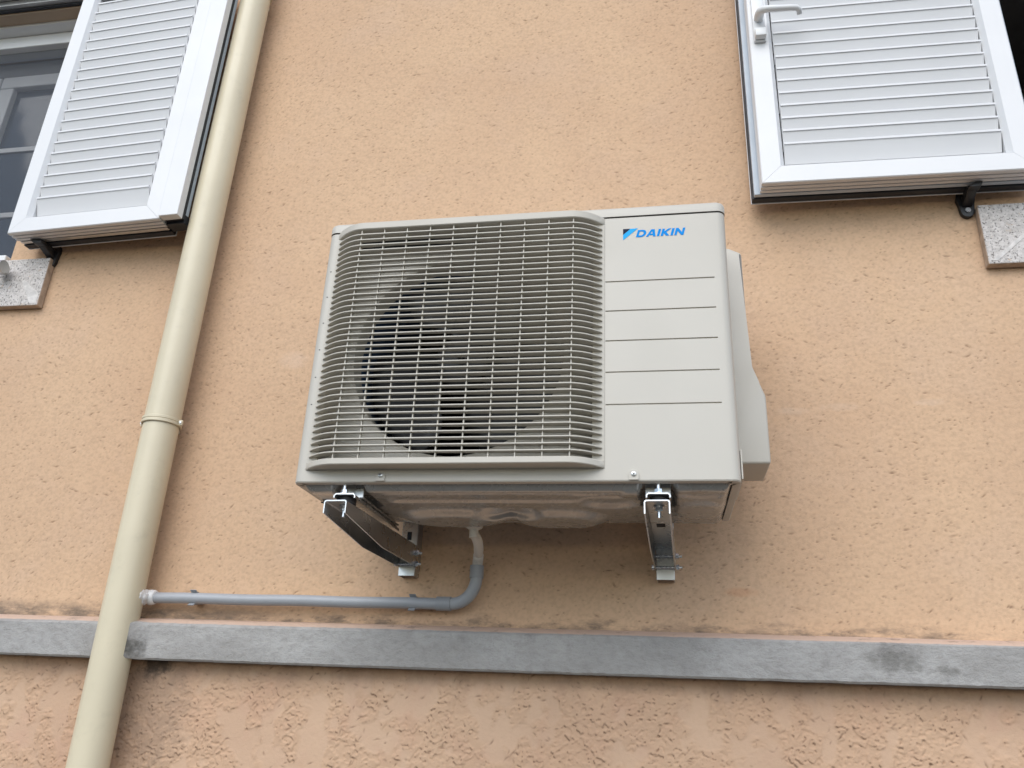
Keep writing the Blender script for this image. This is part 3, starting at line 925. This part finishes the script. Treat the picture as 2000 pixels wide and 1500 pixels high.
# inner faces of the two bands (underside of the upper, top of the lower)
# end strips: low scalloped cheeks between the slats
for sgn, xe in ((1, GX0), (-1, GX1)):
    rows = []
    for i in range(7):
        x = xe + sgn * 0.0035 * i * 1.0
        t = i / 6
        y = AYF - 0.0022 - 0.0035 * t
        rows.append([(x, y, ZBOTI), (x, y, ZTOPI)])
    rows.append([(xe + sgn * 0.0215, AYF + 0.004, ZBOTI), (xe + sgn * 0.0215, AYF + 0.004, ZTOPI)])
    b.grid(rows)
    b.poly([(xe, AYF - 0.0022, GZ0), (xe, AYF - 0.0004, GZ0), (xe, AYF - 0.0004, GZ1), (xe, AYF - 0.0022, GZ1)])
bmesh.ops.remove_doubles(b.bm, verts=b.bm.verts[:], dist=1e-6)
grille = obj('grille', b.bm, 'grille', ac, auto=35)
# horizontal slats
NS = 38
zsl = [2.4928 + (2.0371 - 2.4928) * i / (NS - 1) for i in range(NS)]
b = B()
XS = xsamp(GX0 + 0.004, GX1 - 0.004, 12)
rows = []
z = zsl[0]
for x in XS:
    y = ys(x)
    d = 0.0090 + 0.0095 * sstep(-0.50, -0.20, x)
    tt = min((x - GX0) / RUN, (GX1 - x) / RUN)
    wgt = sstep(0.22, 1.15, tt)
    yb = (1 - wgt) * (AYF + 0.007) + wgt * (AYF - 0.002 - P_ + d)
    if yb - y < 0.0008: yb = y + 0.0008
    rows.append([(x, y, z - 0.0004), (x, y + 0.0002, z + 0.0008), (x, yb, z + 0.0003), (x, yb, z - 0.0007), (x, y + 0.0002, z - 0.0014), (x, y, z - 0.0004)])
b.grid(rows); b.poly(rows[0][:-1]); b.poly(rows[-1][:-1])
bmesh.ops.remove_doubles(b.bm, verts=b.bm.verts[:], dist=1e-7)
s0 = obj('slat', b.bm, 'grille', grille, auto=50)
for z in zsl[1:]:
    share(s0, 'slat', grille, (0, 0, z - zsl[0]))
# vertical bars
xb = [-0.5715 + 0.0473 * i for i in range(10)]
b = B()
y0 = AYF - 0.0020 - P_
b.box(xb[1] - 0.0010, xb[1] + 0.0010, y0 + 0.0045, y0 + 0.0105, ZBOTI - 0.001, ZTOPI + 0.001)
v0 = obj('bar', b.bm, 'grille', grille)
for i, x in enumerate(xb):
    if i != 1:
        share(v0, 'bar', grille, (x - xb[1], ys(x) - ys(xb[1]), 0))

# printed wordmark
def flat(polys, name, mat, parent, y=AYF - 0.0006):
    b = B()
    for p in polys:
        b.poly([(q[0], y, q[1]) for q in p])
    for f in b.bm.faces:
        pass
    return obj(name, b.bm, mat, parent)
LX, LZ, LH = -0.0285, 2.4735, 0.0160
SH = 0.26
def Lpt(px, pz, ox, sx=0.0150):
    return (LX + ox + px * sx + SH * pz * LH, LZ + pz * LH)
def letter(polys, ox, sx=0.0150):
    return [[Lpt(x, z, ox, sx) for x, z in p] for p in polys]
def Dpolys():
    n = 8
    outer = [(0.0, 0.0), (0.0, 1.0)] ; out = []
    oc = [(0.62 + 0.55 * math.sin(math.pi * i / n), 0.5 + 0.5 * math.cos(math.pi * i / n)) for i in range(n + 1)]
    ic = [(0.55 + 0.30 * math.sin(math.pi * i / n), 0.5 + 0.27 * math.cos(math.pi * i / n)) for i in range(n + 1)]
    out.append([(0, 0), (0.30, 0), (0.30, 1), (0, 1)])
    out.append([(0.30, 1), (0.30, 0.77), ic[0], oc[0]])
    out.append([(0.30, 0), oc[-1], ic[-1], (0.30, 0.23)])
    for i in range(n):
        out.append([oc[i], ic[i], ic[i + 1], oc[i + 1]])
    return out
Apol = [[(0, 0), (0.30, 0), (0.60, 0.74), (0.60, 1), (0.42, 1)], [(0.60, 0.74), (0.60, 1), (0.86, 1), (1.22, 0), (0.90, 0)], [(0.384, 0.2), (0.819, 0.2), (0.738, 0.4), (0.464, 0.4)]]
Ipol = [[(0, 0), (0.32, 0), (0.32, 1), (0, 1)]]
Kpol = [[(0, 0), (0.32, 0), (0.32, 1), (0, 1)], [(0.32, 0.45), (0.32, 0.62), (0.74, 1), (1.14, 1), (0.60, 0.53)], [(0.32, 0.45), (0.60, 0.53), (1.10, 0), (0.70, 0), (0.32, 0.38)]]
Npol = [[(0, 0), (0.30, 0), (0.30, 1), (0, 1)], [(0.86, 0), (1.16, 0), (1.16, 1), (0.86, 1)], [(0.30, 1), (0.30, 0.58), (0.86, 0), (0.86, 0.42)]]
ox = 0.0
for polys, adv in ((Dpolys(), 1.26), (Apol, 1.36), (Ipol, 0.48), (Kpol, 1.22), (Ipol, 0.48), (Npol, 1.2)):
    flat(letter(polys, ox), 'letter', 'logo_blue', casing)
    ox += adv * 0.0150
fx, fz = -0.0528, 2.4934
flat([[(fx, fz), (fx + 0.0140, fz), (fx, fz - 0.0128)]], 'emblem', 'logo_navy', casing)
flat([[(fx + 0.0146, fz), (fx + 0.0285, fz), (fx, fz - 0.0252), (fx, fz - 0.0134)]], 'emblem', 'logo_light', casing)

# panel screws in their pressed tabs
for sx_ in (-0.488, -0.0385):
    b = B()
    pts = [(sx_ - 0.0085, AZ0 + 0.0022), (sx_ + 0.0085, AZ0 + 0.0022)] + arc(sx_, AZ0 + 0.0125, 0.0085, 0, 180, 12)
    b.prism([(p[0], AYF - 0.0028, p[1]) for p in pts], (0, 0.0027, 0), 0.0008, 2)
    tab = obj('screw_tab', b.bm, 'ivory', ac)
    b = B(); b.tube([(sx_, AYF - 0.0029, AZ0 + 0.0125), (sx_, AYF - 0.0045, AZ0 + 0.0125), (sx_, AYF - 0.0052, AZ0 + 0.0125)], [0.0042, 0.0042, 0.0026], 18)
    sc = obj('screw', b.bm, 'galv', tab, auto=40)
    b = B(); b.box(sx_ - 0.0020, sx_ + 0.0020, AYF - 0.0056, AYF - 0.0048, AZ0 + 0.0120, AZ0 + 0.0130); b.box(sx_ - 0.0005, sx_ + 0.0005, AYF - 0.00565, AYF - 0.0048, AZ0 + 0.0105, AZ0 + 0.0145)
    obj('screw_slot', b.bm, 'gasket', sc)

# pressed base pan
FOOT = (-0.5535, 0.0015)
def pan_z(x, y):
    dx = min(x - (AX0 + 0.008), (AX1 - 0.008) - x)
    dyf = y - (AYF + 0.008)
    dyb = (AYB - 0.006) - y
    e = min(dx, dyf * 1.0, dyb)
    z = 1.9985 - 0.0195 * sstep(0.0, 0.020, e)
    # long stiffening steps along the front
    if -0.50 < x < -0.055:
        m = sstep(-0.50, -0.485, x) * (1 - sstep(-0.075, -0.055, x))
        z += 0.0045 * m * sstep(-0.352, -0.346, y) * (1 - sstep(-0.318, -0.312, y))
        z += 0.0020 * m * sstep(-0.384, -0.380, y) * (1 - sstep(-0.376, -0.372, y))
    # pressed dishes
    def dish(cx_, cy_, rx, ry, dep, soft=0.24):
        d = math.hypot((x - cx_) / rx, (y - cy_) / ry)
        return dep * (1 - sstep(1 - soft, 1 + soft, d))
    z -= dish(-0.40, -0.205, 0.105, 0.055, 0.0120)
    z -= dish(-0.19, -0.195, 0.085, 0.060, 0.0110)
    z += dish(-0.285, -0.245, 0.060, 0.028, 0.0085)
    z += dish(-0.085, -0.315, 0.050, 0.040, 0.0085)
    z -= dish(-0.045, -0.372, 0.020, 0.016, 0.0035)
    z += dish(-0.12, -0.372, 0.030, 0.010, 0.0030)
    z -= dish(0.075, -0.26, 0.045, 0.060, 0.0050)
    z += dish(0.075, -0.365, 0.035, 0.020, 0.0040)
    z -= dish(-0.615, -0.26, 0.025, 0.08, 0.0040)
    # recesses that take the feet
    for f in FOOT:
        m = (1 - sstep(0.022, 0.034, abs(x - f)))
        z += m * (1.9965 - z) * (1 - sstep(-0.30, -0.27, y)) * sstep(0.002, 0.010, dyf)
    return z
b = B()
nx, ny = 200, 84
px0, px1, py0, py1 = AX0 + 0.008, AX1 - 0.008, AYF + 0.008, AYB - 0.006
b.grid([[(px0 + (px1 - px0) * i / nx, py0 + (py1 - py0) * j / ny, pan_z(px0 + (px1 - px0) * i / nx, py0 + (py1 - py0) * j / ny)) for j in range(ny + 1)] for i in range(nx + 1)])
obj('base_pan', b.bm, 'pan', ac, smooth=True)
for x, y, rx in ((-0.286, -0.146, 0.006), (-0.266, -0.146, 0.006), (-0.246, -0.146, 0.006), (-0.226, -0.146, 0.006), (-0.190, -0.146, 0.010), (-0.62, -0.33, 0.012), (-0.105, -0.34, 0.004), (-0.028, -0.385, 0.005)):
    b = B(); zz = pan_z(x, y) - 0.0009
    b.poly([(x + rx * math.cos(k * math.pi / 8), y + rx * 0.8 * math.sin(k * math.pi / 8), zz) for k in range(16)])
    obj('drain_hole', b.bm, 'dark', ac)
# feet: inverted channels bolted to the brackets
for f in FOOT:
    w, zt = 0.0205, 1.9715
    b = B()
    pr = [(f - w, zt - 0.0085), (f - w, zt - 0.004), (f - w + 0.004, zt), (f + w - 0.004, zt), (f + w, zt - 0.004), (f + w, zt - 0.0085),
          (f + w - 0.0022, zt - 0.0085), (f + w - 0.0022, zt - 0.0045), (f + w - 0.0045, zt - 0.0024), (f - w + 0.0045, zt - 0.0024), (f - w + 0.0022, zt - 0.0045), (f - w + 0.0022, zt - 0.0085)]
    b.prism([(p[0], -0.412, p[1]) for p in pr], (0, 0.270, 0))
    ft = obj('foot', b.bm, 'galv', ac)
    b = B(); b.box(f - 0.022, f + 0.022, -0.376, -0.372, 1.9725, 1.9962, 0.001); b.box(f - 0.022, f + 0.022, -0.371, -0.15, 1.9722, 1.9745, 0.0005)
    obj('foot_web', b.bm, 'galv', ft)
# valve cover on the right-hand side
b = B()
poly = [(0.130, 2.5375), (0.1580, 2.5375), (0.1835, 2.5240), (0.1835, 2.2640), (0.1985, 2.2360), (0.2100, 2.2050), (0.2100, 2.0690), (0.130, 2.0690)]
b.prism([(p[0], -0.256, p[1]) for p in poly], (0, 0.122, 0), 0.0050, 4)
obj('valve_cover', b.bm, 'ivory', ac, auto=50)
b = B(); b.box(0.1405, 0.1435, -0.40, -0.26, 1.998, 2.05, 0.001)
obj('side_flange', b.bm, 'ivory', ac)

# ------------------------------------------------------------------ wall brackets
def bracket(x, rz, label):
    t = thing('wall_bracket', label, 'bracket', (x, 0, 1.955), rz, 'brackets that carry the unit')
    zt = 0.0
    w = 0.0215
    th = 0.0022
    def side(sx):
        prof = [(-0.428, -0.0010), (-0.428, -0.0225), (-0.240, -0.0460), (-0.026, -0.0460), (-0.026, -0.0010)]
        b = B(); xo = sx * w
        b.prism([(xo, y, z) for y, z in prof], (-sx * th, 0, 0), 0.0004, 1)
        return b
    # arm: inverted channel
    b = B()
    prof = [(-w, -0.0038), (-w + 0.0011, -0.0011), (-w + 0.0038, 0), (w - 0.0038, 0), (w - 0.0011, -0.0011), (w, -0.0038)]
    inn = [(w - th, -0.0042), (w - th - 0.0018, -th), (-w + th + 0.0018, -th), (-w + th, -0.0042)]
    ring_ = prof + inn
    b.prism([(p[0], -0.428, p[1]) for p in ring_], (0, 0.402, 0))
    arm = obj('arm', b.bm, 'galv', t, local=True)
    for sx in (-1, 1):
        b = B()
        prof2 = [(-0.428, -0.00385), (-0.428, -0.0235), (-0.238, -0.0460), (-0.026, -0.0460), (-0.026, -0.00385)]
        b.prism([(sx * w, y, z) for y, z in prof2], (-sx * th, 0, 0))
        obj('arm_cheek', b.bm, 'galv', arm, local=True)
    # wall rail: channel opening towards the wall, its foot folded under
    wr_ = 0.0185
    b = B()
    b.box(-wr_, wr_, -0.034, -0.0318, -0.066, 0.150, 0.0006, 1)
    for sx in (-1, 1):
        b.box(sx * wr_ if sx < 0 else wr_ - 0.0022, -wr_ + 0.0022 if sx < 0 else wr_, -0.0316, -0.0005, -0.066, 0.150, 0.0006, 1)
    rail = obj('wall_rail', b.bm, 'galv', t, local=True)
    b = B(); b.prism([(-wr_ + 0.0024, -0.0312, -0.0655), (-wr_ + 0.0024, -0.0010, -0.0520), (-wr_ + 0.0024, -0.0010, -0.0500), (-wr_ + 0.0024, -0.0312, -0.0635)], (2 * wr_ - 0.0048, 0, 0))
    obj('rail_foot', b.bm, 'zinc', rail, local=True)
    for z0_, z1_ in ((0.012, 0.030), (0.060, 0.085)):
        b = B(); b.box(-0.005, 0.005, -0.0349, -0.0342, z0_, z1_); obj('rail_slot', b.bm, 'dark', rail, local=True)
    for zz in (-0.0185, -0.0415):
        b = B()
        b.cyl((-w - 0.006, -0.0395, zz), (w + 0.013, -0.0395, zz), 0.0030, 12)
        b.hexa((w + 0.0006, -0.0395, zz), (w + 0.0066, -0.0395, zz), 0.0060)
        b.cyl((-w - 0.0056, -0.0395, zz), (-w - 0.0006, -0.0395, zz), 0.0055, 14)
        obj('cross_bolt', b.bm, 'zinc', t, local=True, auto=40)
    # anti-vibration mount
    b = B(); b.tube([(0.003, -0.385, 0.0003), (0.003, -0.385, 0.0015), (0.003, -0.385, 0.0128), (0.003, -0.385, 0.0138)], [0.0155, 0.0165, 0.0165, 0.0155], 28)
    mount = obj('rubber_mount', b.bm, 'rubber', t, local=True, auto=40)
    b = B()
    b.cyl((0.002, -0.400, 0.0142), (0.002, -0.400, 0.0385), 0.0034, 14)
    b.cyl((0.002, -0.400, 0.0172), (0.002, -0.400, 0.0186), 0.0088, 20)
    b.hexa((0.002, -0.400, 0.0188), (0.002, -0.400, 0.0252), 0.0070)
    obj('mount_bolt', b.bm, 'zinc', mount, local=True, auto=40)
    b = B()
    b.cyl((0.002, -0.392, -0.0225), (0.002, -0.392, -0.0024), 0.0034, 14)
    b.cyl((0.002, -0.392, -0.0050), (0.002, -0.392, -0.0026), 0.0095, 20)
    b.hexa((0.002, -0.392, -0.0115), (0.002, -0.392, -0.0052), 0.0068)
    obj('under_bolt', b.bm, 'zinc', mount, local=True, auto=40)
    b = B(); b.box(-0.008, 0.008, -0.262, -0.238, -0.0030, -0.00235)
    obj('arm_slot', b.bm, 'dark', arm, local=True)
    return t
bracket(-0.5410, R(-2.9), 'galvanised steel bracket nearest the white drain hose, seen from its side')
bracket(0.0140, R(-2.0), 'galvanised steel bracket under the plain front panel, seen end on')

# ------------------------------------------------------------------ condensate drain
dr = thing('drain_pipe', 'grey plastic condensate pipe running from the unit to the downpipe', 'drain pipe', (-0.45, 0, 1.8325))
def bez(p, n=10):
    p = [Vector(q) for q in p]
    out = []
    for i in range(len(p) - 1):
        a, b_, c, d = p[max(i - 1, 0)], p[i], p[i + 1], p[min(i + 2, len(p) - 1)]
        for k in range(n):
            t = k / n
            out.append(0.5 * ((2 * b_) + (c - a) * t + (2 * a - 5 * b_ + 4 * c - d) * t * t + (3 * b_ - a - 3 * c + d) * t ** 3))
    out.append(p[-1])
    return out
ZP, YP, RP = 1.8322, -0.030, 0.0121
b = B(); b.tube([(-0.4655 - i * (1.148 - 0.4655) / 24, YP, ZP - 0.0005 + 0.0006 * math.sin(i * 0.7)) for i in range(25)], RP, 24)
obj('pipe', b.bm, 'grey_pvc', dr, auto=40)
b = B(); b.tube([(-0.470, YP, ZP), (-0.4385, YP, ZP)], RP + 0.0026, 24); obj('socket', b.bm, 'grey_pvc2', dr, auto=40)
ex, ez = -0.4385, ZP + 0.054
el_path = [(ex + 0.054 * math.sin(R(a)), YP - 0.010 * math.sin(R(a)) ** 2, ez - 0.054 * math.cos(R(a))) for a in range(0, 91, 6)]
b = B(); b.tube(el_path, RP + 0.0008, 24); obj('elbow', b.bm, 'grey_pvc', dr, auto=40)
tx, ty, tz = el_path[-1]
b = B(); b.tube([(tx, ty, tz - 0.001), (tx, ty, tz + 0.0255)], RP + 0.0028, 24); obj('socket', b.bm, 'grey_pvc2', dr, auto=40)
hose = bez([(tx, ty, tz + 0.018), (tx + 0.001, ty - 0.001, tz + 0.030), (tx + 0.008, ty - 0.030, tz + 0.043), (tx + 0.016, ty - 0.075, tz + 0.058), (tx + 0.014, -0.150, 1.9575)], 18)
L = len(hose)
rads = [(0.0092 + 0.0020 * (1 if (i // 2) % 2 else -0.6)) if i < L * 0.50 else 0.0090 + 0.0012 * sstep(L * 0.5, L * 0.6, i) for i in range(L)]
b = B(); b.tube(hose, rads, 20); obj('hose', b.bm, 'hose', dr, auto=60)
hx, hy, hz_ = hose[-1]
b = B(); b.tube([(hx, hy - 0.004, hz_ - 0.010), (hx, hy - 0.004, hz_ + 0.006), (hx, hy - 0.004, hz_ + 0.011), (hx, hy - 0.004, hz_ + 0.016)], [0.0086, 0.0090, 0.0170, 0.0190], 24); obj('drain_spigot', b.bm, 'hose', dr, auto=40)
for cxp in (-1.034, -0.5225):
    b = B()
    n = 14
    ri, ro = RP + 0.0003, RP + 0.0022
    a0, a1 = -215, 35
    pts = [(YP - 0 + math.sin(R(a)) * 0, 0) for a in (0,)]
    prof = arc(0, 0, ro, 100, 440 - 180, 12)
    inner_ = arc(0, 0, ri, 440 - 180, 100, 12)
    # C shaped clip open towards the room
    prof = arc(0, 0, ro, -112, 112, 16); inner_ = arc(0, 0, ri, 112, -112, 16)
    b.prism([(cxp - 0.007, YP + p[0], ZP + p[1]) for p in prof + inner_], (0.014, 0, 0))
    for sz in (-1, 1):
        b.prism([(cxp - 0.007, YP - 0.0055, ZP + sz * (RP + 0.0003)), (cxp - 0.007, YP - 0.0120, ZP + sz * (RP + 0.0042)), (cxp - 0.007, YP - 0.0102, ZP + sz * (RP + 0.0054)), (cxp - 0.007, YP - 0.0035, ZP + sz * (RP + 0.0020))], (0.014, 0, 0))
    b.box(cxp - 0.008, cxp + 0.008, YP + RP + 0.002, -0.0005, ZP - 0.010, ZP + 0.010, 0.001)
    obj('pipe_clip', b.bm, 'grey_pvc2', dr)
b = B()
bmesh.ops.create_icosphere(b.bm, subdivisions=4, radius=1.0)
for v in b.bm.verts:
    d = v.co.copy()
    k = 1 + 0.24 * noise.noise(d * 2.3)
    v.co = Vector((-1.1500 + d.x * 0.0125 * k, YP - 0.018 + d.y * 0.024 * k, ZP - 0.002 + d.z * 0.0180 * k))
obj('sealant_bead', b.bm, 'sealant', dr, smooth=True)
b = B(); b.tube([(-1.1440, YP, ZP), (-1.1400, YP, ZP), (-1.1310, YP, ZP), (-1.1290, YP, ZP)], [RP + 0.0050, RP + 0.0052, RP + 0.0036, RP + 0.0006], 24)
obj('sealant_ring', b.bm, 'sealant', dr, auto=50)
